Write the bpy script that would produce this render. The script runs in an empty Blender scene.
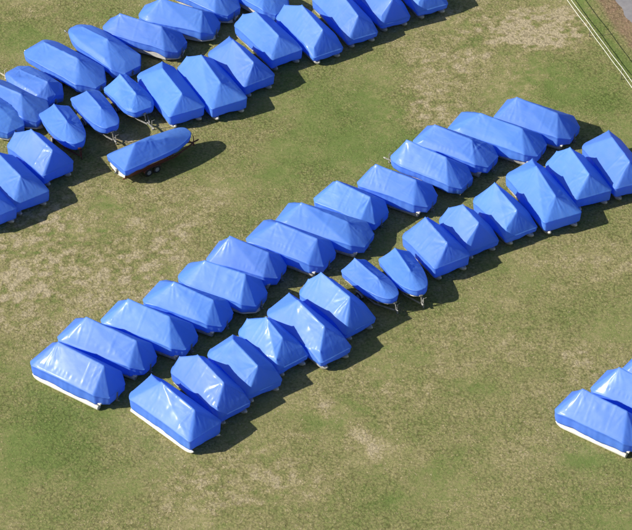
import bpy, bmesh, math, random
import numpy as np
from mathutils import Vector, Matrix

random.seed(7); rng = np.random.default_rng(7)
scene = bpy.context.scene
col = scene.collection
R = math.radians

# ------------------------------------------------------------------ materials
def new_mat(name):
    m = bpy.data.materials.new(name); m.use_nodes = True
    nt = m.node_tree
    return m, nt, nt.nodes['Principled BSDF']

def N(nt, typ, **kw):
    n = nt.nodes.new(typ)
    for k, v in kw.items():
        if k.startswith('i_'): n.inputs[k[2:].replace('_', ' ')].default_value = v
        else: setattr(n, k, v)
    return n

def L(nt, a, b): nt.links.new(a, b)

def ramp(nt, fac, stops):
    n = N(nt, 'ShaderNodeValToRGB')
    e = n.color_ramp.elements
    while len(e) < len(stops): e.new(0.5)
    for q, (p, c) in zip(e, stops):
        q.position = p; q.color = (*c, 1)
    L(nt, fac, n.inputs['Fac']); return n.outputs['Color']

def noise(nt, vec, scale, detail=3, rough=.55, dist=0.0):
    n = N(nt, 'ShaderNodeTexNoise'); n.inputs['Scale'].default_value = scale
    n.inputs['Detail'].default_value = detail; n.inputs['Roughness'].default_value = rough
    n.inputs['Distortion'].default_value = dist
    if vec is not None: L(nt, vec, n.inputs['Vector'])
    return n.outputs['Fac']

def mapping(nt, vec, scale=(1, 1, 1), rot=(0, 0, 0)):
    n = N(nt, 'ShaderNodeMapping'); n.inputs['Scale'].default_value = scale; n.inputs['Rotation'].default_value = rot
    L(nt, vec, n.inputs['Vector']); return n.outputs['Vector']

def math_(nt, op, a, b=None, clamp=False):
    n = N(nt, 'ShaderNodeMath', operation=op); n.use_clamp = clamp
    for i, v in enumerate((a, b)):
        if v is None: continue
        if isinstance(v, (int, float)): n.inputs[i].default_value = v
        else: L(nt, v, n.inputs[i])
    return n.outputs[0]

def mixc(nt, fac, a, b, blend='MIX'):
    n = N(nt, 'ShaderNodeMix', data_type='RGBA', blend_type=blend)
    for s, v in ((0, fac), (6, a), (7, b)):
        if isinstance(v, (int, float)): n.inputs[s].default_value = v
        elif isinstance(v, tuple): n.inputs[s].default_value = (*v, 1)
        else: L(nt, v, n.inputs[s])
    return n.outputs[2]

def cover_material():
    m, nt, p = new_mat('blue_shrink_film')
    tc = N(nt, 'ShaderNodeTexCoord'); oi = N(nt, 'ShaderNodeObjectInfo')
    off = N(nt, 'ShaderNodeVectorMath', operation='ADD')
    L(nt, tc.outputs['Object'], off.inputs[0])
    rv = N(nt, 'ShaderNodeVectorMath', operation='SCALE'); rv.inputs[0].default_value = (31, 47, 13)
    L(nt, oi.outputs['Random'], rv.inputs['Scale']); L(nt, rv.outputs[0], off.inputs[1])
    v = off.outputs[0]
    base = ramp(nt, noise(nt, v, .7, 3), [(.3, COVER_A), (.7, COVER_B)])
    # dust lying on the film in faint streaks
    d = noise(nt, mapping(nt, v, (1.2, 4, 1)), 1.1, 4, .6)
    dust = ramp(nt, d, [(.5, (0, 0, 0)), (.8, (.16, .16, .16))])
    c = mixc(nt, dust, base, (.30, .40, .60))
    hs = N(nt, 'ShaderNodeHueSaturation')
    L(nt, c, hs.inputs['Color'])
    L(nt, math_(nt, 'ADD', math_(nt, 'MULTIPLY', oi.outputs['Random'], .12), .94), hs.inputs['Value'])
    L(nt, math_(nt, 'ADD', math_(nt, 'MULTIPLY', oi.outputs['Random'], -.008), .507), hs.inputs['Hue'])
    L(nt, hs.outputs[0], p.inputs['Base Color'])
    L(nt, math_(nt, 'ADD', math_(nt, 'MULTIPLY', d, .2), .42), p.inputs['Roughness'])
    p.inputs['IOR'].default_value = 1.5; p.inputs['Coat Weight'].default_value = .11; p.inputs['Coat Roughness'].default_value = .17; p.inputs['Coat IOR'].default_value = 1.45
    wr = noise(nt, mapping(nt, v, (.8, 2.0, 1.4)), 1.1, 2, .4, .5)
    w2 = noise(nt, v, 9, 3, .55, .6)
    h = math_(nt, 'ADD', math_(nt, 'MULTIPLY', wr, 1.0), math_(nt, 'MULTIPLY', w2, .10))
    b = N(nt, 'ShaderNodeBump'); b.inputs['Strength'].default_value = .42; b.inputs['Distance'].default_value = .06
    L(nt, h, b.inputs['Height']); L(nt, b.outputs[0], p.inputs['Normal'])
    tr = N(nt, 'ShaderNodeBsdfTranslucent'); tr.inputs['Color'].default_value = (.002, .25, 1.0, 1)   # daylight glows through the film
    mx = N(nt, 'ShaderNodeMixShader'); mx.inputs[0].default_value = .46
    L(nt, p.outputs[0], mx.inputs[1]); L(nt, tr.outputs[0], mx.inputs[2])
    L(nt, mx.outputs[0], nt.nodes['Material Output'].inputs['Surface'])
    return m

COVER_A = (.128, .348, .86); COVER_B = (.160, .390, .90)

def simple(name, colr, rough=.5, metal=0, var=.15, scale=4, bump=0.0):
    m, nt, p = new_mat(name)
    tc = N(nt, 'ShaderNodeTexCoord')
    n = noise(nt, tc.outputs['Object'], scale, 5, .6)
    lo = tuple(c * (1 - var) for c in colr); hi = tuple(min(1, c * (1 + var)) for c in colr)
    L(nt, ramp(nt, n, [(.3, lo), (.7, hi)]), p.inputs['Base Color'])
    p.inputs['Roughness'].default_value = rough; p.inputs['Metallic'].default_value = metal
    if bump:
        b = N(nt, 'ShaderNodeBump'); b.inputs['Strength'].default_value = bump; b.inputs['Distance'].default_value = .02
        L(nt, n, b.inputs['Height']); L(nt, b.outputs[0], p.inputs['Normal'])
    return m

M_cover = cover_material()
M_white = simple('white_gelcoat', (.66, .64, .58), .35, 0, .16, 2.5)
M_alu = simple('pontoon_aluminium', (.46, .45, .42), .45, .25, .35, 3)
M_deck = simple('pale_deck', (.62, .61, .57), .6)
M_galv = simple('galvanised_steel', (.34, .33, .30), .5, .3, .35, 7)
M_cream = simple('cream_trailer_paint', (.50, .46, .36), .5, 0, .25, 5)
M_red = simple('faded_red_paint', (.15, .048, .034), .55, 0, .4, 5)
M_tyre = simple('tyre_rubber', (.022, .022, .022), .85, 0, .2, 12)
M_rim = simple('grey_rim', (.36, .37, .38), .45, .3, .2, 6)
M_motor = simple('outboard_grey', (.16, .165, .17), .4, .1, .2, 5)
M_redhull = simple('red_boot_stripe', (.12, .036, .028), .4, 0, .3, 3)
M_rail = simple('white_fence_tape', (.66, .67, .58), .6, 0, .15, 3)
M_post = simple('weathered_post', (.22, .20, .16), .8, 0, .3, 9)

# ------------------------------------------------------------------ mesh helpers
def link(o, parent=None):
    col.objects.link(o)
    if parent is not None: o.parent = parent
    return o

def mesh_obj(name, verts, faces, mat, parent=None, smooth=True):
    me = bpy.data.meshes.new(name)
    me.from_pydata([tuple(map(float, v)) for v in verts], [], faces)
    me.materials.append(mat)
    if smooth: me.polygons.foreach_set('use_smooth', [True] * len(me.polygons))
    me.update()
    return link(bpy.data.objects.new(name, me), parent)

def tag(o, label, cat, group=None, kind=None):
    if label: o['label'] = label
    if cat: o['category'] = cat
    if group: o['group'] = group
    if kind: o['kind'] = kind
    return o

class Geo:
    def __init__(s): s.v = []; s.f = []
    def tube(s, pts, rad, n=8, cap=True, flat=1.0):
        pts = [Vector(p) for p in pts]; rings = []
        rr = rad if isinstance(rad, (list, tuple)) else [rad] * len(pts)
        for i, p in enumerate(pts):
            d = (pts[min(i + 1, len(pts) - 1)] - pts[max(i - 1, 0)]).normalized()
            up = Vector((0, 0, 1)) if abs(d.z) < .95 else Vector((1, 0, 0))
            a = d.cross(up).normalized(); b = a.cross(d)
            ring = []
            for k in range(n):
                t = 2 * math.pi * (k + .5) / n
                ring.append(len(s.v)); s.v.append(p + a * math.cos(t) * rr[i] + b * math.sin(t) * rr[i] * flat)
            rings.append(ring)
        for q, w in zip(rings, rings[1:]):
            for k in range(n): s.f.append((q[k], q[(k + 1) % n], w[(k + 1) % n], w[k]))
        if cap: s.f.append(tuple(rings[0][::-1])); s.f.append(tuple(rings[-1]))
        return s
    def box(s, lo, hi):
        x0, y0, z0 = lo; x1, y1, z1 = hi; o = len(s.v)
        s.v += [Vector(p) for p in ((x0, y0, z0), (x1, y0, z0), (x1, y1, z0), (x0, y1, z0), (x0, y0, z1), (x1, y0, z1), (x1, y1, z1), (x0, y1, z1))]
        s.f += [tuple(o + i for i in q) for q in ((3, 2, 1, 0), (4, 5, 6, 7), (0, 1, 5, 4), (1, 2, 6, 5), (2, 3, 7, 6), (3, 0, 4, 7))]
        return s
    def build(s, name, mat, parent=None, smooth=False, bevel=0):
        o = mesh_obj(name, s.v, s.f, mat, parent, smooth)
        if bevel:
            b = o.modifiers.new('bevel', 'BEVEL'); b.width = bevel; b.segments = 2
        return o

# ------------------------------------------------------------------ the wrapped cover
def end_profile(d, r, end, power=2.0):
    a = np.clip(d / r, 0, 1)
    return end + (1 - end) * (1 - (1 - a) ** power) ** (1 / power)

def smoothstep(a): a = np.clip(a, 0, 1); return a * a * (3 - 2 * a)

def make_cover(p, seed):
    """A taut film over the gunwale outline, a ridge pole line and a few supports: the upper hull of the supports, pulled
    part of the way to the soap film through them, with a hanging skirt round its rim. Local x runs 0..L from far to near end."""
    r = np.random.default_rng(seed)
    Lg, W = p['L'], p['W']; nu, nt = 92, 44
    q = np.linspace(0, 1, nu); u = Lg * (.45 * q + .55 * (.5 - .5 * np.cos(np.pi * q)))
    t = np.linspace(-1, 1, nt + 1)
    hw = W / 2 * np.minimum(end_profile(u, p['rf'], p['ef'], p.get('pf', 2)), end_profile(Lg - u, p['rn'], p['en'], p.get('pn', 2)))
    ez = p['ze'] + p['sf'] * smoothstep(1 - u / 1.4) + p['sn'] * smoothstep(1 - (Lg - u) / p.get('sl', 1.2))
    ez = ez + .03 * np.sin(u * 2.1 + r.uniform(0, 6))
    X = np.repeat(u[:, None], nt + 1, 1); Y = hw[:, None] * t[None, :]
    mid = nt // 2
    # supports
    sup = []
    pin = np.zeros_like(X, bool); pz = np.zeros_like(X)
    def put(i, j, z, hard=True):
        sup.append((X[i, j], Y[i, j], z))
        if hard: pin[i, j] = True; pz[i, j] = max(pz[i, j], z)
    for i in range(nu):
        for j in (0, nt): put(i, j, ez[i])
    for j in range(nt + 1):
        put(0, j, ez[0] + .02, True); put(nu - 1, j, ez[-1] + .02, True)
    near = lambda x: int(np.argmin(abs(u - x)))
    (xr, hr), (xp, hp) = p['ridge']
    for i in range(near(xr), near(xp) + 1):
        a = (u[i] - xr) / max(.1, xp - xr)
        put(i, mid, p['ze'] + hr + (hp - hr) * a - .05 * math.sin(math.pi * min(1, max(0, a))))
    for (xs, ts, hs) in p.get('extra', []):
        i = near(xs); j = int(round((ts + 1) / 2 * nt)); put(i, j, p['ze'] + hs)
    if p.get('shoulder'):
        sh, ft, x0, x1 = p['shoulder']
        for sgn in (-1, 1):
            j = int(round((sgn * ft + 1) / 2 * nt))
            for i in range(near(x0), near(x1) + 1): put(i, j, p['ze'] + sh + .015 * math.sin(u[i] * 3 + sgn))
    S = np.array(sup); best = None
    cen = Vector((Lg / 2, 0, p['ze'] * .6))
    for attempt in range(8):                              # the hull of many nearly coplanar points can fail: check it, else jitter again
        bm = bmesh.new()
        for x_, y_, z_ in S + r.uniform(-1, 1, S.shape) * (.0008 * (attempt + 1)): bm.verts.new((x_, y_, z_))
        bm.verts.new((Lg / 2, 0, 0))
        bmesh.ops.convex_hull(bm, input=bm.verts)
        bm.normal_update()
        H = np.full(X.shape, 9.0); HS = np.full(len(S), 9.0)
        for f in bm.faces:
            n = f.normal; v0 = f.verts[0].co
            if n.dot(f.calc_center_median() - cen) < 0: n = -n
            if n.z > .03 and f.calc_area() > 1e-5:
                H = np.minimum(H, v0.z - (n.x * (X - v0.x) + n.y * (Y - v0.y)) / n.z)
                HS = np.minimum(HS, v0.z - (n.x * (S[:, 0] - v0.x) + n.y * (S[:, 1] - v0.y)) / n.z)
        bm.free()
        err = max(0, float((S[:, 2] - HS).max())) + max(0, float(H.max() - S[:, 2].max()) - .05)
        if best is None or err < best[0]: best = (err, H)
        if err < .02: break
    H = best[1]
    if best[0] >= .02: print('hull error', seed, best[0])
    Z = H.copy()
    dx = np.gradient(u)[:, None]; dy = np.maximum(hw * 2 / nt, .02)[:, None]
    wx = 1 / dx ** 2; wy = 1 / dy ** 2
    for _ in range(300):
        A = Z.copy()
        A[1:-1, 1:-1] = (wx[1:-1] * (Z[2:, 1:-1] + Z[:-2, 1:-1]) + wy[1:-1] * (Z[1:-1, 2:] + Z[1:-1, :-2])) / (2 * (wx + wy)[1:-1])
        Z = np.where(pin, pz, A)
    k = p.get('sag', .3)
    Z = H * (1 - k) + Z * k
    for _ in range(p.get('soft', 0)):                     # film bends, it never folds to an edge
        A = Z.copy(); A[1:-1, 1:-1] = .7 * Z[1:-1, 1:-1] + .075 * (Z[2:, 1:-1] + Z[:-2, 1:-1] + Z[1:-1, 2:] + Z[1:-1, :-2]); Z = A
    # soft dents and ripples between the supports
    inner = np.sin(np.pi * np.clip((t + 1) / 2, 0, 1))[None, :] * np.sin(np.pi * u / Lg)[:, None]
    D = np.zeros_like(Z)
    for _ in range(7):
        kx, ky = r.normal(0, 2.2), r.normal(0, 3.2)
        D += np.sin(kx * X + ky * Y + r.uniform(0, 6.28)) * r.uniform(.4, 1)
    Z += D * inner * .006
    # tension folds that fan out from the poles and corners
    hooks = [(xp, 0, .95, .010), (xr, 0, .7, .008)] + [(xq, sg * W * .44, .75, .009) for xq in (.25, Lg - .3) for sg in (-1, 1)]
    for (xh, yh, rad, amp) in hooks:
        ddx, ddy = X - xh, Y - yh; rd = np.hypot(ddx, ddy); th = np.arctan2(ddy, ddx); k1, k2 = r.integers(7, 12), r.integers(13, 21)
        fold = np.sin(k1 * th + r.uniform(0, 6)) * .6 + np.sin(k2 * th + r.uniform(0, 6)) * .5
        Z += 2.2 * amp * r.uniform(.4, 1.7) * fold * np.clip(rd / .3, 0, 1) * np.exp(-(rd / rad) ** 2) * np.clip(inner * 3, 0, 1)
    # the strap under the ridge and the welded overlaps between the sheets of film stand up as thin lines
    on = smoothstep((X - xr + .1) / .2) * (1 - smoothstep((X - xp - .05) / .15))
    Z += .035 * on * np.exp(-(Y / .07) ** 2)
    for xs_ in r.uniform(.18, .85, r.integers(1, 4)) * Lg:
        Z += .016 * np.exp(-((X - xs_ - .08 * np.sin(Y * 1.3 + r.uniform(0, 6))) / .055) ** 2) * np.clip(inner * 5, 0, 1)
    # crinkles gathered along the eaves and the ridge
    at_ = np.abs(t)[None, :]
    for c0, wd, am in ((r.uniform(.74, .9), .07, .011), (.02, .06, .005)):
        env = np.clip(np.sin(X * r.uniform(.8, 1.6) + r.uniform(0, 6)) + .4, 0, 1)
        Z += am * env * np.exp(-((at_ - c0) / wd) ** 2) * (np.sin(X * r.uniform(13, 18) + 1.5 * np.sin(X * 3.1 + Y * 2)) + .6 * np.sin(X * 29 + r.uniform(0, 6))) * np.clip(inner * 4, 0, 1)
    for _ in range(7):
        cx, cy, cr = r.uniform(.2, .8) * Lg, r.uniform(-.4, .4) * W, r.uniform(.12, .3)
        Z += r.choice([-1, -1, 1]) * r.uniform(.015, .045) * np.exp(-((X - cx) ** 2 + (Y - cy) ** 2) / cr ** 2) * inner
    verts = np.stack([X, Y, Z], -1).reshape(-1, 3).tolist(); idx = lambda i, j: i * (nt + 1) + j
    faces = [(idx(i, j), idx(i + 1, j), idx(i + 1, j + 1), idx(i, j + 1)) for i in range(nu - 1) for j in range(nt)]
    # skirt round the rim
    loop = [idx(i, 0) for i in range(nu)] + [idx(nu - 1, j) for j in range(1, nt + 1)] + [idx(i, nt) for i in range(nu - 2, -1, -1)] + [idx(0, j) for j in range(nt - 1, 0, -1)]
    P = np.array([verts[k_] for k_ in loop]); n = len(loop)
    tang = np.roll(P, -1, 0) - np.roll(P, 1, 0); nrm = np.stack([tang[:, 1], -tang[:, 0]], -1)
    nrm /= np.maximum(1e-6, np.linalg.norm(nrm, axis=1))[:, None]
    for _ in range(3): nrm = (nrm + np.roll(nrm, 1, 0) + np.roll(nrm, -1, 0)); nrm /= np.linalg.norm(nrm, axis=1)[:, None]
    arc = np.cumsum(np.linalg.norm(np.roll(P, -1, 0) - P, axis=1))
    ph = r.uniform(0, 6.28, 4)
    wob = .022 * np.sin(arc * 2.3 + ph[0]) + .013 * np.sin(arc * 5.7 + ph[1]) + .010 * np.sin(arc * 11.3 + 2 * np.sin(arc * 1.9) + ph[2])
    low = .05 * np.sin(arc * 1.7 + ph[2]) + .02 * np.sin(arc * 4.1 + ph[3])
    dep = P[:, 2] - (p['zb'] + low + p.get('bow_lift', 0) * smoothstep(1 - (Lg - P[:, 0]) / 2.0) - p.get('far_low', 0) * smoothstep(1 - P[:, 0] / 1.0) - p.get('stern_low', 0) * smoothstep(1 - (Lg - P[:, 0]) / 1.7))
    prev = loop
    for fr, off, wq in ((.03, .040, 0), (.09, .048, .3), (.16, .012, .6), (.35, .008, .9), (.62, -.005, 1), (.88, -.03, .8), (1, -.05, .6), (1.0, -.16, .6)):
        base = len(verts)
        for k_ in range(n):
            o2 = nrm[k_] * (off + wob[k_] * wq)
            verts.append((P[k_, 0] + o2[0], P[k_, 1] + o2[1], P[k_, 2] - dep[k_] * fr))
        cur = list(range(base, base + n))
        for k_ in range(n): faces.append((prev[k_], cur[k_], cur[(k_ + 1) % n], prev[(k_ + 1) % n]))
        prev = cur
    return [(v[0] - Lg / 2, v[1], v[2]) for v in verts], [f[::-1] for f in faces]

def width_at(p, x):
    x = np.asarray(x, float)
    return p['W'] / 2 * np.minimum(end_profile(x, p['rf'], p['ef'], p.get('pf', 2)), end_profile(p['L'] - x, p['rn'], p['en'], p.get('pn', 2)))

def add_pontoons(root, p, nose):
    """Two welded aluminium floats with a nose cone at one end, and the deck edge they carry."""
    Lg = p['L']; h = Lg / 2
    for s in (-1, 1):
        y = s * (p['W'] / 2 - p.get('tuck', .46)); g = Geo()
        a, b = (-h + .35, h + p.get('poke', .13)) if nose > 0 else (h - .62, -h + .12)
        d = 1 if b > a else -1; r0 = p.get('fr', .26); z = r0 + .01
        xs = [a, a + d * .02, b - d * .75, b - d * .45, b - d * .2, b - d * .06, b]
        zs = [z, z, z, z + .02, z + .07, z + .13, z + .16]
        g.tube([(x, y, q) for x, q in zip(xs, zs)], [r0 * .96, r0, r0, r0 * .92, r0 * .66, r0 * .36, .05], 16)
        g.build('pontoon', p.get('float_mat', M_alu), root, True)
    Geo().box((-h + .3, -p['W'] / 2 + .16, .535), (h - .42, p['W'] / 2 - .16, .66)).build('deck', M_deck, root, False, .02)

def add_hull(root, p, zk, bow, band=None):
    """A vee hull: gunwale, chine and keel lofted from stern to bow. bow = +1 when the near end is the bow."""
    Lg = p['L']; ns = 26; verts = []; faces = []
    for i in range(ns):
        x = Lg * i / (ns - 1); a = x / Lg if bow > 0 else 1 - x / Lg          # a: 0 stern .. 1 bow
        w = float(width_at(p, x)) * .92
        rise = max(0, a - .55) / .45
        zg = p['zb'] + .12 + (p.get('bow_lift', 0)) * smoothstep((a - .65) / .35)
        zc = zk + .28 + .35 * rise ** 2; kz = zk + (zg - zk - .15) * .8 * rise ** 3.0
        wc = w * (.90 - .30 * rise); kz = min(kz, zc - .02)
        sec = [(-w, zg), (-w * .99, zg - .16), (-wc, zc), (-wc * .5, (zc + kz) / 2 - .01), (0, kz), (wc * .5, (zc + kz) / 2 - .01), (wc, zc), (w * .99, zg - .16), (w, zg)]
        verts += [((x - Lg / 2) * .97, y, z) for y, z in sec]
    m = 9
    for i in range(ns - 1):
        for j in range(m - 1): faces.append((i * m + j, (i + 1) * m + j, (i + 1) * m + j + 1, i * m + j + 1))
    faces.append(tuple(range(m))); faces.append(tuple(range((ns - 1) * m, ns * m))[::-1])
    o = mesh_obj('hull', verts, [f[::-1] for f in faces], M_white, root, False)
    if band is not None:
        bv = []; bf = []
        for i in range(ns):
            for sgn, a_, b_ in ((-1, 1, 2), (1, 7, 6)):
                A = Vector(verts[i * m + a_]); B = Vector(verts[i * m + b_])
                e = Vector((0, sgn * .012, 0)); bv += [A.lerp(B, .05) + e, A.lerp(B, .99) + e]
        for i in range(ns - 1):
            b0, b1 = i * 4, (i + 1) * 4
            bf += [(b0, b0 + 1, b1 + 1, b1), (b1 + 2, b1 + 3, b0 + 3, b0 + 2)]
        sb = mesh_obj('boot_stripe', bv, bf, band, o, False)
        so = sb.modifiers.new('thick', 'SOLIDIFY'); so.thickness = .008
    return o

def add_outboard(root, p, stern, zk=.05):
    """The lower leg of the outboard motor that hangs below the film at the stern."""
    x = stern * (p['L'] / 2 - .10); g = Geo()
    g.tube([(x, 0, 1.05), (x + stern * .03, 0, .7), (x + stern * .05, 0, zk + .30)], [.13, .10, .07], 10)
    g.tube([(x - stern * .16, 0, zk + .27), (x - stern * .05, 0, zk + .27), (x + stern * .16, 0, zk + .27), (x + stern * .26, 0, zk + .27)], [.03, .07, .065, .03], 10)
    g.box((x - .09, -.012, zk + .05), (x + .07, .012, zk + .24)); g.box((x - .12, -.13, zk + .44), (x + .16, .13, zk + .465))
    g.build('outboard_leg', M_motor, root, True)

def rot_place(o, x, y, head):
    o.location = (x, y, 0); o.rotation_euler = (0, 0, R(head))

def add_trailer(x, y, head, Ln, W, mat, label, bow, tongue=1.5, hubs=2):
    """Boat trailer: two side beams that meet in the tongue, cross members, bunks, wheels, fenders, winch post and jack. bow=+1: tongue at the near end."""
    t = link(bpy.data.objects.new('boat_trailer', None)); rot_place(t, x, y, head)
    tag(t, label, 'trailer', 'trailers under the wrapped boats')
    d = bow; h = Ln / 2; yb = min(.72, W / 2 - .3)
    g = Geo()
    for s in (-1, 1):
        g.tube([(-d * (h - .1), s * yb, .42), (d * (h * .45), s * yb, .42), (d * (h + tongue * .45), s * .10, .42)], .055, 4)
    for f in (-.9, -.35, .2, .5): g.tube([(d * h * f, -yb, .40), (d * h * f, yb, .40)], .045, 4)
    g.build('frame', mat, t)
    g = Geo()
    for s in (-1, 1): g.box((-h * .85, s * .5 - .05, .48), (h * .5, s * .5 + .05, .55))
    g.build('bunk', M_deck, t)
    g = Geo(); g.tube([(d * (h + tongue * .3), 0, .42), (d * (h + tongue), 0, .42)], .055, 4)
    g.tube([(d * (h + tongue - .02), 0, .42), (d * (h + tongue + .16), 0, .44)], [.07, .06], 8)
    g.build('tongue', mat, t)
    g = Geo(); jx = d * (h + tongue * .72)
    g.tube([(jx, .12, .08), (jx, .12, .85)], .035, 8); g.tube([(jx, .12, .82), (jx + d * .02, .34, .86)], .018, 6)
    g.tube([(jx, .09, .08), (jx, .15, .08)], .08, 12)
    g.build('jack', mat, t)
    g = Geo(); wx = d * (h + .05); g.tube([(wx + d * .12, 0, .45), (wx - d * .02, 0, 1.05)], .04, 6); g.tube([(wx - d * .02, -.12, 1.02), (wx - d * .02, .12, 1.02)], .07, 10)
    g.build('winch_post', mat, t)
    for s in (-1, 1):
        for k in range(hubs):
            wxc = -d * (.35 + .72 * k); yw = s * min(W / 2 + .06, yb + .30)
            g = Geo(); g.tube([(wxc, yw - .09, .31), (wxc, yw - .075, .31), (wxc, yw + .075, .31), (wxc, yw + .09, .31)], [.26, .31, .31, .26], 20)
            ty = g.build('wheel', M_tyre, t, True)
            g = Geo(); g.tube([(wxc, yw - .096, .31), (wxc, yw + .096, .31)], .175, 16); g.build('rim', M_rim, ty)
        yw = s * min(W / 2 + .06, yb + .30); g = Geo(); fx = -d * (.35 + .36 * (hubs - 1)); span = .42 + .36 * (hubs - 1)
        pts = [(fx - span * math.cos(a), yw, .40 + .32 * math.sin(a) ** .6) for a in np.linspace(.05, math.pi - .05, 9)]
        for q, w in zip(pts, pts[1:]):
            o = len(g.v)
            g.v += [Vector((q[0], yw - .12, q[2])), Vector((w[0], yw - .12, w[2])), Vector((w[0], yw + .12, w[2])), Vector((q[0], yw + .12, q[2]))]
            g.f.append((o, o + 1, o + 2, o + 3))
        fo = g.build('fender', mat, t, True); so = fo.modifiers.new('thick', 'SOLIDIFY'); so.thickness = .012
    return t

# ------------------------------------------------------------------ the boats
# key, far-end x, y, heading of the far->near axis, length, width, ridge peak (u, height), ridge far end (u, height)
ROWS = [
('B1',-18.53,-11.36,-35.0,5.57,2.53,5.23,1.62,1.31,1.53),
('B2',-16.98,-8.80,-29.7,5.87,2.37,5.6,1.07,1.48,1.63),
('B3',-14.12,-6.86,-29.0,5.67,2.43,4.61,1.18,1.29,1.38),
('B4',-11.33,-4.67,-28.4,5.16,2.43,4.8,0.84,1.61,1.2),
('B5',-9.16,-2.51,-27.3,5.29,2.52,4.7,1.34,1.48,1.28),
('B6',-7.14,-0.18,-23.8,4.44,2.30,4.29,0.96,1.09,1.5),
('B7',-4.22,2.17,-30.6,5.27,2.62,4.9,1.01,1.6,1.14),
('B8',-2.29,4.15,-24.8,5.99,2.47,5.51,0.42,1.68,1.5),
('B9',0.69,6.78,-35.8,4.23,2.62,4.12,1.01,0.92,1.11),
('B10',3.73,8.63,-30.2,4.75,2.30,4.02,0.94,0.68,1.07),
('B11',6.07,11.40,-33.3,5.27,2.30,4.06,1.11,0.69,1.25),
('B12',7.99,13.78,-31.2,5.27,2.30,4.11,0.57,0.95,0.84),
('B13',10.65,15.51,-28.9,6.35,2.44,5.35,0.93,1.92,1.1),
('B14',14.20,17.01,-27.6,5.21,2.62,4.38,0.87,1.03,1.18),
('F1',-11.65,-14.84,-45.7,6.06,2.42,5.11,1.09,2.15,1.63),
('F2',-8.92,-12.29,-52.4,5.42,2.30,4.38,1.1,1.44,1.49),
('F3',-6.37,-10.46,-55.0,4.75,2.55,4.08,0.86,1.12,1.03),
('F4',-4.45,-8.27,-51.8,4.39,2.30,3.33,0.87,1.53,1.62),
('F5',-2.52,-6.24,-51.5,6.01,2.30,4.77,1.11,1.85,1.65),
('F6',-0.27,-4.00,-51.0,5.05,2.37,3.95,1.39,0.82,1.41),
('F9',7.27,2.36,-59.0,4.32,2.60,3.68,1.05,0.75,1.38),
('F10',9.87,4.09,-59.4,3.69,2.39,3.17,1.16,1.04,1.35),
('F11',12.41,6.41,-60.1,4.46,2.30,3.81,0.93,0.79,1.4),
('F12',15.16,9.38,-65.8,6.14,2.62,4.9,0.8,1.97,1.86),
('F13',18.19,10.85,-66.9,4.77,2.62,4.0,1.15,0.94,1.41),
('F14',21.05,12.95,-68.3,5.59,2.62,4.78,1.43,2.04,2.21),
('K0',-27.09,19.84,-49.1,5.98,2.30,4.15,0.12,0.41,0.43),
('K1',-25.58,20.13,-38.1,5.47,2.30,4.15,0.25,1.7,0.66),
('K2',-23.38,21.91,-43.2,5.00,2.30,4.83,0.81,-0.93,0.09),
('K3',-21.95,25.24,-41.4,6.41,2.62,5.19,1.22,1.27,0.85),
('K4',-19.05,27.82,-47.8,6.36,2.46,3.98,0.89,1.01,0.47),
('K5',-16.34,28.52,-26.1,5.77,2.30,4.68,0.94,0.96,0.95),
('K6',-13.63,30.30,-18.7,5.38,2.39,4.86,0.75,1.43,1.26),
('K7',-11.84,34.80,-38.6,6.00,2.30,5.26,0.62,1.19,1.43),
('K8',-7.34,35.31,-44.7,5.75,2.30,4.25,0.47,0.81,1.18),
('R1',16.66,-16.25,-35.8,5.31,2.30,4.52,1.34,1.12,1.44),
('R2',19.20,-14.09,-35.0,5.28,2.32,4.51,1.24,1.14,1.48),
('R3',21.48,-12.20,-36.3,5.29,2.36,4.54,1.34,1.05,1.41),
('T1',-25.92,8.33,-56.0,5.16,2.47,4.11,1.07,0.02,0.95),
('T2',-24.06,10.57,-54.5,5.48,2.57,4.15,0.94,0.71,0.98),
('T3',-22.16,13.29,-51.0,4.72,2.36,4.25,1.18,1.46,1.65),
('T6',-15.28,20.30,-57.6,3.89,2.43,3.47,0.49,2.01,1.8),
('T7',-12.65,22.19,-63.2,6.03,2.58,5.28,0.97,1.68,0.9),
('T8',-9.60,23.22,-62.0,6.10,2.62,4.65,0.86,1.39,1.33),
('T9',-7.46,25.22,-55.7,5.26,2.39,4.53,1.06,1.61,1.79),
('T10',-5.44,29.28,-58.3,5.72,2.46,4.56,0.86,1.06,1.07),
('T11',-2.19,30.29,-59.2,5.85,2.30,5.08,1.03,2.28,2.02),
('T12',0.70,32.84,-62.2,6.08,2.30,5.34,0.9,1.74,2.08),
('T13',3.36,35.03,-62.2,6.02,2.30,5.63,1.31,2.04,2.44),
('T14',6.50,37.07,-64.1,6.16,2.35,5.4,1.11,1.88,2.19),
('F7',2.58,-1.67,-51.8,4.72,2.17),
('F8',5.50,-0.49,-66.1,4.51,2.40),
('T4',-19.91,17.08,-63.5,4.98,2.47),
('T5',-17.73,19.10,-61.5,5.00,2.38),
('L1',-14.78,10.07,36.7,6.47,2.82),
]

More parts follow.
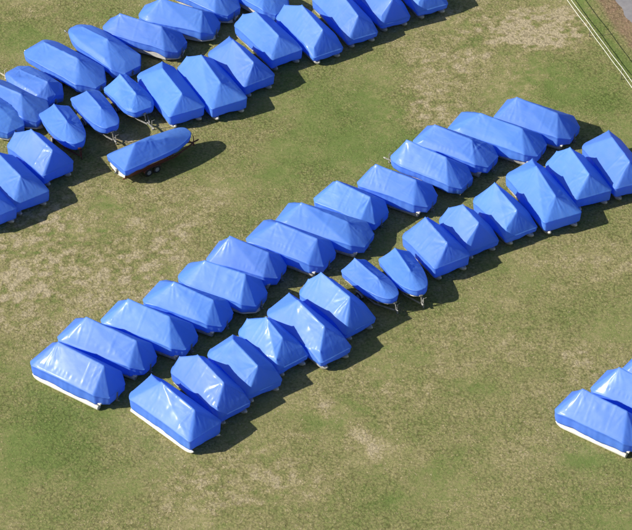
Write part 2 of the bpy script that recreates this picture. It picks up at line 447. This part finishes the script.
def row_of(k): return k[0]
GROUP = 'boats wrapped in blue film'
ORD = ['leftmost', 'second from left', 'third from left', 'fourth from left', 'fifth from left', 'sixth from left', 'seventh from left',
       'seventh from right', 'sixth from right', 'fifth from right', 'fourth from right', 'third from right', 'second from right', 'rightmost']
LABEL = {
 'F1': 'blue wrapped boat with long white side showing, leftmost in the front central row',
 'F2': 'blue wrapped boat with sharp roof peak, second from left in front central row',
 'F3': 'short blue wrapped boat, third from left in front central row',
 'F4': 'blue wrapped boat with steep front slope, fourth from left in front central row',
 'F5': 'long blue wrapped boat jutting out furthest, fifth from left in front central row',
 'F6': 'blue wrapped boat left of the two small pointed boats in front central row',
 'F7': 'small pointed blue wrapped boat, left one of the pair in front central row',
 'F8': 'small pointed blue wrapped boat, right one of the pair in front central row',
 'F9': 'blue wrapped boat just right of the small pointed pair in front central row',
 'F10': 'short blue wrapped boat, fifth from right in front central row',
 'F11': 'blue wrapped boat, fourth from right in front central row',
 'F12': 'long blue wrapped boat, third from right in front central row',
 'F13': 'blue wrapped boat, second from right in front central row',
 'F14': 'blue wrapped boat cut by the right edge, rightmost in front central row',
 'B1': 'glossy blue wrapped boat with white float along the grass, leftmost in rear central row',
 'B2': 'blue wrapped boat, second from left in rear central row',
 'B3': 'blue wrapped boat, third from left in rear central row',
 'B4': 'blue wrapped boat, fourth from left in rear central row',
 'B5': 'blue wrapped boat, fifth from left in rear central row',
 'B6': 'blue wrapped boat, sixth from left in rear central row',
 'B7': 'blue wrapped boat, seventh from left in rear central row',
 'B8': 'long blue wrapped boat, seventh from right in rear central row',
 'B9': 'short blue wrapped boat, sixth from right in rear central row',
 'B10': 'blue wrapped boat, fifth from right in rear central row',
 'B11': 'blue wrapped boat with curved white hull showing, fourth from right in rear central row',
 'B12': 'blue wrapped boat, third from right in rear central row',
 'B13': 'long blue wrapped boat, second from right in rear central row',
 'B14': 'blue wrapped boat at the top end, rightmost in rear central row',
 'R1': 'blue wrapped boat with white float showing, leftmost of three at the lower right edge',
 'R2': 'blue wrapped boat in the middle of three at the lower right edge',
 'R3': 'blue wrapped boat barely in view, topmost of three at the lower right edge',
 'T1': 'blue wrapped boat mostly cut by the left edge, leftmost in front upper row',
 'T2': 'blue wrapped boat by the left edge, second from left in front upper row',
 'T3': 'blue wrapped boat left of the two small pointed boats in front upper row',
 'T4': 'small pointed blue wrapped boat over a red trailer in front upper row',
 'T5': 'small rounded blue wrapped boat behind the lone boat, in front upper row',
 'T6': 'short blue wrapped boat on a trailer with forked tongue, in front upper row',
 'T7': 'blue wrapped boat right behind the bow of the lone boat, in front upper row',
 'T8': 'long blue wrapped boat with two white noses, seventh from right in front upper row',
 'T9': 'blue wrapped boat, sixth from right in front upper row',
 'T10': 'blue wrapped boat with deep front panel, fifth from right in front upper row',
 'T11': 'long blue wrapped boat with dented front, fourth from right in front upper row',
 'T12': 'blue wrapped boat with bright crease at its peak, third from right in front upper row',
 'T13': 'blue wrapped boat cut by the top edge, second from right in front upper row',
 'T14': 'blue wrapped boat cut by the top edge, rightmost in front upper row',
 'K0': 'blue wrapped boat cut by the left edge, leftmost in rear upper row',
 'K1': 'blue wrapped boat with bright glints, second from left in rear upper row',
 'K2': 'blue wrapped boat on a cream trailer with curved rail in rear upper row',
 'K3': 'blue wrapped boat with rounded stern, fourth from left in rear upper row',
 'K4': 'blue wrapped boat with pointed bow, fifth from left in rear upper row',
 'K5': 'long blue wrapped boat with white hull glimpsed under its stern, in rear upper row',
 'K6': 'large blue wrapped boat with boxy stern, seventh from left in rear upper row',
 'K7': 'blue wrapped boat cut by the top edge, second from right in rear upper row',
 'K8': 'blue wrapped boat cut by the top edge, rightmost in rear upper row',
 'L1': 'lone blue wrapped boat with white and red hull, parked apart on the grass',
}
# boats that stand on a trailer: (paint, tongue length, wheels a side)
TRAILER = {
 'L1': (M_red, .75, 2, 'faded red trailer under the lone boat on the grass'),
 'T4': (M_red, .12, 1, 'faded red trailer under the small pointed boat in the front upper row'),
 'T5': (M_galv, .5, 1, 'galvanised trailer under the small rounded boat behind the lone boat'),
 'T6': (M_galv, 1.3, 1, 'galvanised trailer whose forked tongue points at the lone boat'),
 'K2': (M_cream, 1.5, 1, 'cream trailer at the left edge with its tongue on the grass'),
 'K3': (M_galv, 1.0, 1, 'galvanised trailer under the round sterned boat in the rear upper row'),
 'K4': (M_motor, 1.1, 1, 'dark grey trailer under the pointed bow boat in the rear upper row'),
 'B11': (M_galv, .9, 1, 'galvanised trailer with its tongue poking out of the rear central row'),
 'F7': (M_galv, .2, 1, 'galvanised trailer under the left small pointed boat of the central pair'),
 'F8': (M_galv, .3, 1, 'galvanised trailer under the right small pointed boat of the central pair'),
}
VHULL_REAR = {'B5', 'B11', 'K0', 'K1', 'K2', 'K3', 'K4', 'K5', 'K6', 'K7', 'K8'}      # bow at the far end
SLOPED = {'F2', 'F3', 'F4', 'F5', 'F6', 'F10', 'F11', 'T11', 'T12', 'T13', 'T14'}      # film runs from the peak straight to the hem
OVERRIDE = {
 'T6': dict(L=4.2, ridge=((.5, 1.05), (3.0, .72)), rn=1.5, en=.45, rf=.3, ef=.85, ze=1.45, zb=.85, W=2.5, sn=-.05),
 'K0': dict(ridge=((.9, .75), (4.3, .85))), 'K1': dict(ridge=((1.2, .7), (4.2, .85))),
 'K2': dict(ridge=((.9, .45), (4.1, .85)), rf=2.0, ef=.42, L=4.9),
 'K3': dict(ridge=((1.2, .85), (5.0, 1.0)), rf=1.3, ef=.62, rn=1.2, en=.35),
 'K4': dict(ridge=((1.1, .55), (4.3, 1.0)), rf=3.0, ef=.22, pf=1.8),
 'K5': dict(W=2.7), 'K7': dict(ridge=((1.2, 1.1), (5.1, .9))), 'K8': dict(ridge=((1, 1.0), (4.6, .8))),
 'B8': dict(ridge=((1.5, 1.3), (5.2, .75))),
}
clampv = lambda v, a, b: max(a, min(b, v))

def boat_params(rec):
    k = rec[0]; rw = row_of(k); rr = random.Random(k)
    if len(rec) == 6:                                        # pointed bow at the near end
        _, x, y, hd, Lg, W = rec
        p = dict(L=Lg, W=W, rf=.3, ef=.86, rn=Lg * .66, en=.10, pn=2.0, ze=1.38, sf=-.02, sn=.14, sl=2.4, zb=.80, bow_lift=.12, sag=.2,
                 ridge=((.15, .62), (Lg * .55, .70)))
        if k == 'L1': p.update(W=2.5, ze=1.55, ef=.92, ridge=((1.75, 1.08), (3.0, .86)), rn=Lg * .55, en=.2, extra=[(4.1, -.3, .70)], far_low=.12, zb=1.12, sag=.10)
        if k in ('F7', 'F8'): p.update(ridge=((.2, .75), (Lg * .6, .60)))
        if k == 'T5': p.update(ridge=((.5, .6), (Lg * .62, .72)), en=.3)
        return p, x, y, hd
    _, x, y, hd, Lg, W, up, hp, ur, hr = rec
    hp = clampv(hp, .85, 1.3) + .10; hr = clampv(hr, 1.0, 1.45) + .15; ur = clampv(ur, .55, 1.9); up = clampv(up, Lg * .62, Lg - .35)
    W += .42; a = R(hd); x += -math.sin(a) * .15 - math.cos(a) * .25; y += math.cos(a) * .15 - math.sin(a) * .25; Lg += .25; up += .25; ur += .2
    p = dict(L=Lg, W=W, ze=1.45, zb=.52, sag=rr.uniform(.10, .26), ridge=((ur, hr), (up, hp)))
    if rw in 'FT':
        p.update(L=Lg + .12, rf=.5, ef=.64, pf=1.35, rn=.25, en=.86, sf=-.12, sn=-.08)
        ex = [(.35, rr.choice([-.45, .45]), hr * .55)]
        if rr.random() < .6: ex.append((Lg - .3, -.80, .13))
        if rr.random() < .35: ex.append((Lg - .3, .80, .13))
        p['extra'] = ex
        if rr.random() < .15 or k == 'F1': p['shoulder'] = (.23, .82, Lg * .12, Lg * .72)
    else:
        p.update(L=Lg + .66, rf=.34, ef=.80, pf=1.15, rn=.80, en=.56, pn=1.02, sf=-.10, sn=-.36, sl=1.0)
        ex = [(Lg - .05, rr.uniform(-.3, .3), .12), (Lg - .5, -.82, .06)]
        if rr.random() < .5: ex.append((Lg - .55, .7, .2))
        p['extra'] = ex
        if rr.random() < .35 or k in ('B1', 'R1', 'B11'): p['shoulder'] = (.27, .80, Lg * .15, Lg * .8)
        if k in VHULL_REAR:
            p.update(rf=1.5, ef=.45, pf=1.8, zb=.80, sf=.02, stern_low=.36)
    if k in SLOPED: p.update(sn=-.52, sl=1.5)
    if k in ('F1', 'B1', 'R1'): p.update(float_mat=M_white, zb=.50, tuck=.24, fr=.19, poke=.02)
    p.update(OVERRIDE.get(k, {}))
    return p, x, y, hd

for n_, rec in enumerate(ROWS):
    k = rec[0]; rw = row_of(k)
    p, x, y, hd = boat_params(rec)
    a = R(hd); cx = x + math.cos(a) * p['L'] / 2; cy = y + math.sin(a) * p['L'] / 2
    root = link(bpy.data.objects.new('covered_boat', None)); rot_place(root, cx, cy, hd)
    tag(root, LABEL[k], 'boat', GROUP)
    v, f = make_cover(p, n_ + 11)
    mesh_obj('cover', v, f, M_cover, root)
    near_bow = len(rec) == 6 or k == 'T6'
    if near_bow or k in VHULL_REAR:
        bow = 1 if near_bow else -1
        zk = .42 if k in TRAILER else .0
        add_hull(root, p, zk, bow, M_redhull if k == 'L1' else None)
        add_outboard(root, p, -bow, zk)
    else:
        nose = 1 if rw in 'FT' else -1
        add_pontoons(root, p, nose); add_outboard(root, p, -nose)
    if k in TRAILER:
        m_, tl, hb, lab = TRAILER[k]
        add_trailer(cx, cy, hd, p['L'], p['W'], m_, lab, 1 if near_bow else -1, tl, hb)

# ------------------------------------------------------------------ the ground
BLOBS = [(-18.3, 0.0, 6.4, 5.2, 0.35), (-20.7, 4.0, 4.4, 3.0, 0.2), (-14.4, 7.6, 4.4, 3.0, 0.15), (-21.2, -3.9, 2.8, 3.3, 0.3), (-11.8, -0.6, 3.6, 3.4, 0.25), (13.9, 30.5, 4.8, 3.2, 0.4), (18.3, 30.5, 2.4, 3.6, 0.35), (10.9, 24.9, 2.7, 2.8, 0.3), (8.2, 25.6, 2.0, 2.1, 0.15), (8.7, 18.9, 3.8, 2.9, 0.3), (16.6, 22.9, 1.9, 2.0, 0.3), (-22.2, 32.6, 3.2, 1.7, 0.2), (-23.1, 28.4, 2.4, 2.0, -0.35), (-16.5, 31.2, 3.2, 1.7, -0.3), (-19.0, 32.9, 4.8, 1.2, -0.05), (1.8, 17.6, 3.8, 6.0, -0.3), (-1.2, 11.9, 4.5, 3.8, -0.25), (-2.7, 10.0, 2.2, 3.1, -0.2), (-6.0, 8.8, 3.0, 3.7, 0.1), (4.6, 20.9, 2.3, 3.4, -0.25), (5.9, 13.8, 2.3, 2.5, -0.35), (11.4, 28.4, 1.6, 1.7, -0.25), (7.7, 23.5, 2.3, 1.6, -0.1), (19.1, 24.2, 3.9, 4.1, -0.3), (21.9, 20.2, 3.1, 3.3, -0.35), (15.0, 20.9, 2.3, 2.0, -0.1), (-16.4, -16.5, 4.0, 4.0, -0.25), (-18.7, -21.3, 3.9, 4.9, -0.2), (-19.2, -7.2, 2.8, 2.7, -0.05), (-16.7, -17.5, 2.0, 2.0, -0.15), (-13.4, -22.3, 3.9, 2.9, -0.1), (10.7, -7.2, 3.5, 2.7, 0.15), (6.4, -13.4, 4.1, 2.1, 0.2), (11.1, -12.9, 1.7, 1.2, -0.4), (14.7, -9.3, 4.8, 4.3, 0.05), (8.3, -16.5, 2.0, 2.0, -0.1), (9.5, -18.4, 4.0, 3.0, -0.1), (18.0, -20.9, 1.6, 0.8, -0.5), (15.3, -11.9, 1.4, 0.8, -0.3), (18.5, -9.8, 2.7, 2.7, 0.2), (2.3, -18.4, 4.0, 1.2, 0.1), (0.9, -16.5, 2.0, 1.2, -0.3), (-3.7, -22.3, 4.6, 2.9, 0.25), (-7.5, -24.2, 3.9, 2.4, 0.15), (2.8, -24.2, 3.2, 1.9, -0.2), (13.3, -22.3, 3.9, 2.9, 0.05), (19.0, -24.2, 1.9, 2.8, -0.1), (5.5, -8.8, 2.1, 1.6, 0.2), (20.0, -3.9, 2.8, 3.3, -0.05), (17.5, 0.6, 3.6, 2.9, 0.15), (-9.4, 12.5, 2.2, 1.9, -0.35), (-8.5, 8.2, 2.9, 1.8, 0.1), (-10.2, 3.5, 1.8, 1.8, 0.2), (-16.0, 2.9, 2.2, 0.9, -0.3), (-20.9, 1.1, 2.2, 0.9, -0.25), (-14.7, 7.0, 1.1, 1.0, -0.4), (17.8, 28.4, 1.7, 1.4, 0.4), (20.7, 30.5, 0.8, 1.1, 0.4), (-14.2, 15.4, 1.0, .8, .45), (-13.2, 14.2, .7, .5, .4)]
STREAKS = [(0.4, -14.7, 4.2, -19.9, 0.5, 0.35), (1.5, -14.3, 5.0, -18.4, 0.35, -0.2), (-6.6, -21.3, 0.9, -17.0, 0.5, 0.15), (-19.7, -9.3, -15.5, -3.9, 0.5, 0.2), (15.2, 31.9, 18.1, 28.1, 0.6, 0.3), (12.1, 25.6, 16.3, 29.8, 0.8, 0.25), (5.4, -24.2, 12.3, -17.5, 0.6, -0.15), (17.2, -3.9, 22.6, 0.0, 0.7, 0.15), (-15.0, 4.6, -9.3, 7.6, 0.4, -0.2), (-22.6, 0.0, -18.6, 4.6, 0.5, -0.15)]
fence_a = np.array([20.05, 33.5]); fence_b = np.array([24.33, 21.02])

def value_noise(X, Y, scale, seed):
    g = np.random.default_rng(seed).random((256, 256)); xs = X / scale; ys = Y / scale
    xi = np.floor(xs).astype(int); yi = np.floor(ys).astype(int); fx = smoothstep(xs - xi); fy = smoothstep(ys - yi)
    q = lambda i, j: g[(xi + i) % 256, (yi + j) % 256]
    return (q(0, 0) * (1 - fx) + q(1, 0) * fx) * (1 - fy) + (q(0, 1) * (1 - fx) + q(1, 1) * fx) * fy

def dryness(X, Y):
    wx = X + 1.6 * (value_noise(X, Y, 2.6, 1) - .5) + .8 * (value_noise(X, Y, .9, 2) - .5); wy = Y + 1.6 * (value_noise(X, Y, 2.6, 3) - .5) + .8 * (value_noise(X, Y, .9, 4) - .5)
    d = np.full(X.shape, .45); n45 = value_noise(X, Y, .5, 31); n25 = value_noise(X, Y, .28, 32)
    for bx, by, rx, ry, am in BLOBS:
        q = am * .85 * np.exp(-(((wx - bx) / rx) ** 2 + ((wy - by) / ry) ** 2) * .9)
        d += q * (1 + (am > 0) * (2.4 * (n45 - .5) + 1.8 * (n25 - .5)))
    for x0, y0, x1, y1, wdt, am in STREAKS:                # straw left in lines by the mower, and old wheel marks
        ex, ey = x1 - x0, y1 - y0; ll = ex * ex + ey * ey; tt = np.clip(((wx - x0) * ex + (wy - y0) * ey) / ll, 0, 1)
        dist = np.hypot(wx - x0 - tt * ex, wy - y0 - tt * ey)
        d += am * np.exp(-(dist / wdt) ** 2) * (.5 + n45)
    for sc, am, sd in ((6, .20, 5), (2.2, .20, 6), (.8, .22, 7), (.35, .26, 8)):
        d += am * (value_noise(X, Y, sc, sd) - .5)
    # the greener roadside strip beyond the fence, and the bare verge beyond that
    dv = (fence_b - fence_a) / np.linalg.norm(fence_b - fence_a); nv = np.array([-dv[1], dv[0]])
    s = (X - fence_a[0]) * nv[0] + (Y - fence_a[1]) * nv[1] + .35 * (value_noise(X, Y, 1.1, 9) - .5)
    d -= .42 * np.exp(-((s - 1.25) / .55) ** 2)
    bare = smoothstep((s - 2.2) / .8) * (1 - smoothstep((s - 9) / 1))
    return d, bare

def axis(lo, hi, step, far):
    a = list(np.arange(lo, hi + step / 2, step)); s = step
    left = [lo]; 
    while left[-1] > -far: s *= 1.7; left.append(left[-1] - s)
    s = step; right = [hi]
    while right[-1] < far: s *= 1.7; right.append(right[-1] + s)
    return np.array(left[:0:-1] + a + right[1:])
xs = axis(-34, 34, .16, 1500); ys = axis(-34, 44, .16, 1500)
GX, GY = np.meshgrid(xs, ys, indexing='ij'); nx, ny = GX.shape
me = bpy.data.meshes.new('grass_field'); me.vertices.add(nx * ny)
me.vertices.foreach_set('co', np.stack([GX, GY, np.zeros_like(GX)], -1).ravel())
ii, jj = np.meshgrid(np.arange(nx - 1), np.arange(ny - 1), indexing='ij'); q0 = (ii * ny + jj).ravel()
quads = np.stack([q0, q0 + ny, q0 + ny + 1, q0 + 1], -1)
me.loops.add(quads.size); me.loops.foreach_set('vertex_index', quads.ravel())
me.polygons.add(len(quads)); me.polygons.foreach_set('loop_start', np.arange(len(quads)) * 4)
DR, BARE = dryness(GX, GY)
for nm, arr in (('dry', DR), ('bare', BARE)):
    at = me.attributes.new(nm, 'FLOAT', 'POINT'); at.data.foreach_set('value', arr.ravel().astype(np.float32))
me.update(); me.validate()

GRASS = [(.0, (.160, .215, .058)), (.28, (.232, .250, .088)), (.5, (.286, .270, .115)), (.72, (.365, .320, .156)), (1.0, (.50, .42, .275))]
def grass_mat(name, ground):
    m, nt, p = new_mat(name)
    at = N(nt, 'ShaderNodeAttribute', attribute_name='dry'); ba = N(nt, 'ShaderNodeAttribute', attribute_name='bare')
    geo = N(nt, 'ShaderNodeNewGeometry'); pos = geo.outputs['Position']
    n1 = noise(nt, pos, 5.5, 4, .65, .4); n2 = noise(nt, pos, 1.3, 3, .6); n3 = noise(nt, mapping(nt, pos, (1, 2.2, 1), (0, 0, .9)), 14, 3, .7)
    d = math_(nt, 'ADD', at.outputs['Fac'], math_(nt, 'MULTIPLY', math_(nt, 'SUBTRACT', n1, .5), 1.05))
    d = math_(nt, 'ADD', d, math_(nt, 'MULTIPLY', math_(nt, 'SUBTRACT', n3, .5), 1.15))
    n4 = noise(nt, mapping(nt, pos, (.55, 2.6, 1), (0, 0, .62)), 2.2, 4, .65, .5)                     # faint mowing and wheel streaks
    d = math_(nt, 'ADD', d, math_(nt, 'MULTIPLY', math_(nt, 'SUBTRACT', n4, .5), .42))
    c = ramp(nt, d, GRASS)
    c = mixc(nt, math_(nt, 'MULTIPLY', ba.outputs['Fac'], math_(nt, 'ADD', math_(nt, 'MULTIPLY', n2, .9), .35), True), c, ramp(nt, n1, [(.25, (.24, .145, .095)), (.8, (.40, .27, .19))]))
    if ground:
        # bunches of coarse grass with shaded gaps, thick in some parts of the field and mown flat in others
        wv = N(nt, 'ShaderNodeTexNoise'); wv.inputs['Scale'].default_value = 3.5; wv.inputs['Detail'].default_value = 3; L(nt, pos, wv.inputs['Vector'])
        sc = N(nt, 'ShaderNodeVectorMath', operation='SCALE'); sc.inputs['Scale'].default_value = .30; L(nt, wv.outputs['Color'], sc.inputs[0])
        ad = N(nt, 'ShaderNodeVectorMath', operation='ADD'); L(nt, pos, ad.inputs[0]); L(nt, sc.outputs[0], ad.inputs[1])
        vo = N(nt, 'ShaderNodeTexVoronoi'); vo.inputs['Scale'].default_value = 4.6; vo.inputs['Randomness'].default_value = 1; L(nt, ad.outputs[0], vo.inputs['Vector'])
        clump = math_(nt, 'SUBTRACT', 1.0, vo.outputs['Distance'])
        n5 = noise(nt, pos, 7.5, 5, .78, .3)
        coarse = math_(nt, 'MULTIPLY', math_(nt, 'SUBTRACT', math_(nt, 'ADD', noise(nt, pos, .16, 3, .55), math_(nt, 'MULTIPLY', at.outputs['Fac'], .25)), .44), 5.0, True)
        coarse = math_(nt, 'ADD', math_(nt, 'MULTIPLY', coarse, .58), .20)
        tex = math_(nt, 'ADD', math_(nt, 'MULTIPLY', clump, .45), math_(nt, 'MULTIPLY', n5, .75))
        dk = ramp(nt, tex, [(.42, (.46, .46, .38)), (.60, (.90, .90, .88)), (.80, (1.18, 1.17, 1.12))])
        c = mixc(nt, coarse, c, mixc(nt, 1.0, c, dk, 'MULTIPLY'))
    L(nt, c, p.inputs['Base Color']); p.inputs['Roughness'].default_value = .9; p.inputs['Specular IOR Level'].default_value = .15
    if ground:
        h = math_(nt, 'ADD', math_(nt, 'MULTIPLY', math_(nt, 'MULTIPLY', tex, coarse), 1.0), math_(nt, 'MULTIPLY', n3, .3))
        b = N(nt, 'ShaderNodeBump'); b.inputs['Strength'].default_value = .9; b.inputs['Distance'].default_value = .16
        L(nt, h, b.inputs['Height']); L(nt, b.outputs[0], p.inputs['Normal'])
    return m
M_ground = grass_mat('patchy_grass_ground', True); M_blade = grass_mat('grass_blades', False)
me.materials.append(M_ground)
tag(link(bpy.data.objects.new('ground', me)), None, None, None, 'structure')

# short tufts that give the turf its grain
nT = 62000
tx = rng.uniform(-29, 29, nT); ty = rng.uniform(-31, 39, nT)
td, tb = dryness(tx, ty)
clump = value_noise(tx, ty, .55, 21) * .6 + value_noise(tx, ty, 2.4, 22) * .4
keep = (rng.random(nT) < np.clip(clump * 1.9 - .25, .1, 1)) & (tb < .5)
tx, ty, td, clump = tx[keep], ty[keep], td[keep], clump[keep]; nT = len(tx)
nb = 4
hgt = (rng.uniform(.015, .04, nT) * (.6 + clump))[:, None] * rng.uniform(.7, 1.2, (nT, nb))
ang = rng.uniform(0, 2 * np.pi, (nT, nb)); off = rng.uniform(0, .05, (nT, nb)); lean = rng.uniform(.05, .13, (nT, nb)); wd = rng.uniform(.012, .028, (nT, nb))
bx = tx[:, None] + np.cos(ang) * off; by = ty[:, None] + np.sin(ang) * off
px, py = -np.sin(ang) * wd, np.cos(ang) * wd
V = np.stack([np.stack([bx - px, by - py, np.full_like(bx, .0)], -1), np.stack([bx + px, by + py, np.full_like(bx, .0)], -1),
              np.stack([bx + np.cos(ang) * lean, by + np.sin(ang) * lean, hgt], -1)], 2).reshape(-1, 3)
me = bpy.data.meshes.new('grass_tufts'); nv = len(V); me.vertices.add(nv); me.vertices.foreach_set('co', V.ravel())
me.loops.add(nv); me.loops.foreach_set('vertex_index', np.arange(nv)); me.polygons.add(nv // 3); me.polygons.foreach_set('loop_start', np.arange(nv // 3) * 3)
jit = rng.normal(0, .24, (nT, 1)) + rng.normal(0, .08, (nT, nb))
at = me.attributes.new('dry', 'FLOAT', 'POINT'); at.data.foreach_set('value', np.repeat((td[:, None] + jit).ravel(), 3).astype(np.float32))
me.update(); me.materials.append(M_blade)
tag(link(bpy.data.objects.new('grass', me)), 'short patchy green and straw coloured grass tufts over the field', 'grass', None, 'stuff')

# ------------------------------------------------------------------ road and fence at the top right
dv = (fence_b - fence_a) / np.linalg.norm(fence_b - fence_a); nv = np.array([-dv[1], dv[0]])
m_road, nt, pr = new_mat('worn_asphalt'); pos = N(nt, 'ShaderNodeNewGeometry').outputs['Position']
L(nt, ramp(nt, noise(nt, pos, 1.2, 6, .65), [(.3, (.20, .19, .20)), (.7, (.29, .275, .28))]), pr.inputs['Base Color']); pr.inputs['Roughness'].default_value = .9
rv = []; rf_ = []
ks = np.arange(-60, 61, .5)
for i, s in enumerate(ks):
    e0 = 4.05 + .10 * math.sin(s * 1.3) + .08 * math.sin(s * 3.1 + 1); e1 = 10.3 + .1 * math.sin(s * 1.1)
    for e in (e0, e1): q = fence_a + dv * s + nv * e; rv.append((q[0], q[1], .006))
for i in range(len(ks) - 1): rf_.append((2 * i, 2 * i + 2, 2 * i + 3, 2 * i + 1))
tag(mesh_obj('road', rv, rf_, m_road, None, False), None, None, None, 'structure')

fr = link(bpy.data.objects.new('rail_fence', None)); fr.location = (fence_a[0], fence_a[1], 0); fr.rotation_euler = (0, 0, math.atan2(dv[1], dv[0]))
tag(fr, 'low white two strand fence running along the road at the top right', 'fence')
for z, so in ((.70, .5), (1.20, 1.1)):
    g = Geo(); pts = [(q, .01 * math.sin(q * 1.7 + so), z - .035 * math.sin(math.pi * ((q + 19.8) % 6.2) / 6.2)) for q in np.arange(-19.8, 36.1, .31)]
    g.tube(pts, .023, 6); g.build('rail', M_rail, fr, True)
for q in np.arange(-19.8, 36.1, 6.2):
    g = Geo(); g.tube([(q, .05, 0), (q, .05, 1.26)], .03, 6); g.build('post', M_post, fr, True)

# ------------------------------------------------------------------ light, sky, camera
to_sun = Vector((-2.76, -.65, 1.80)).normalized()
el = math.asin(to_sun.z); az = math.atan2(to_sun.x, to_sun.y)
w = bpy.data.worlds.new('World'); scene.world = w; w.use_nodes = True
nt = w.node_tree; sky = nt.nodes.new('ShaderNodeTexSky'); sky.sky_type = 'NISHITA'; sky.sun_disc = False
sky.sun_elevation = el; sky.sun_rotation = az % (2 * math.pi)
bg = nt.nodes['Background']; bg.inputs['Strength'].default_value = .068
nt.links.new(sky.outputs[0], bg.inputs['Color'])
sl = bpy.data.lights.new('sun', 'SUN'); sl.energy = 5.0; sl.angle = R(.53); sl.color = (1, .95, .86)
so = bpy.data.objects.new('sun', sl); link(so); so.rotation_euler = (-to_sun).to_track_quat('-Z', 'Y').to_euler(); so.location = (0, 0, 60)

ELEV = R(39); DIST = 200
cam = bpy.data.cameras.new('camera'); co = bpy.data.objects.new('camera', cam); link(co)
co.location = (0, -DIST * math.cos(ELEV), DIST * math.sin(ELEV)); co.rotation_euler = (math.pi / 2 - ELEV, 0, 0)
cam.sensor_width = 36; cam.lens = 14 * DIST * 36 / 632; cam.clip_start = 1; cam.clip_end = 6000
scene.camera = co
vs = scene.view_settings; vs.view_transform = 'Standard'; vs.look = 'None'; vs.exposure = .45; vs.gamma = 1; vs.use_curve_mapping = False
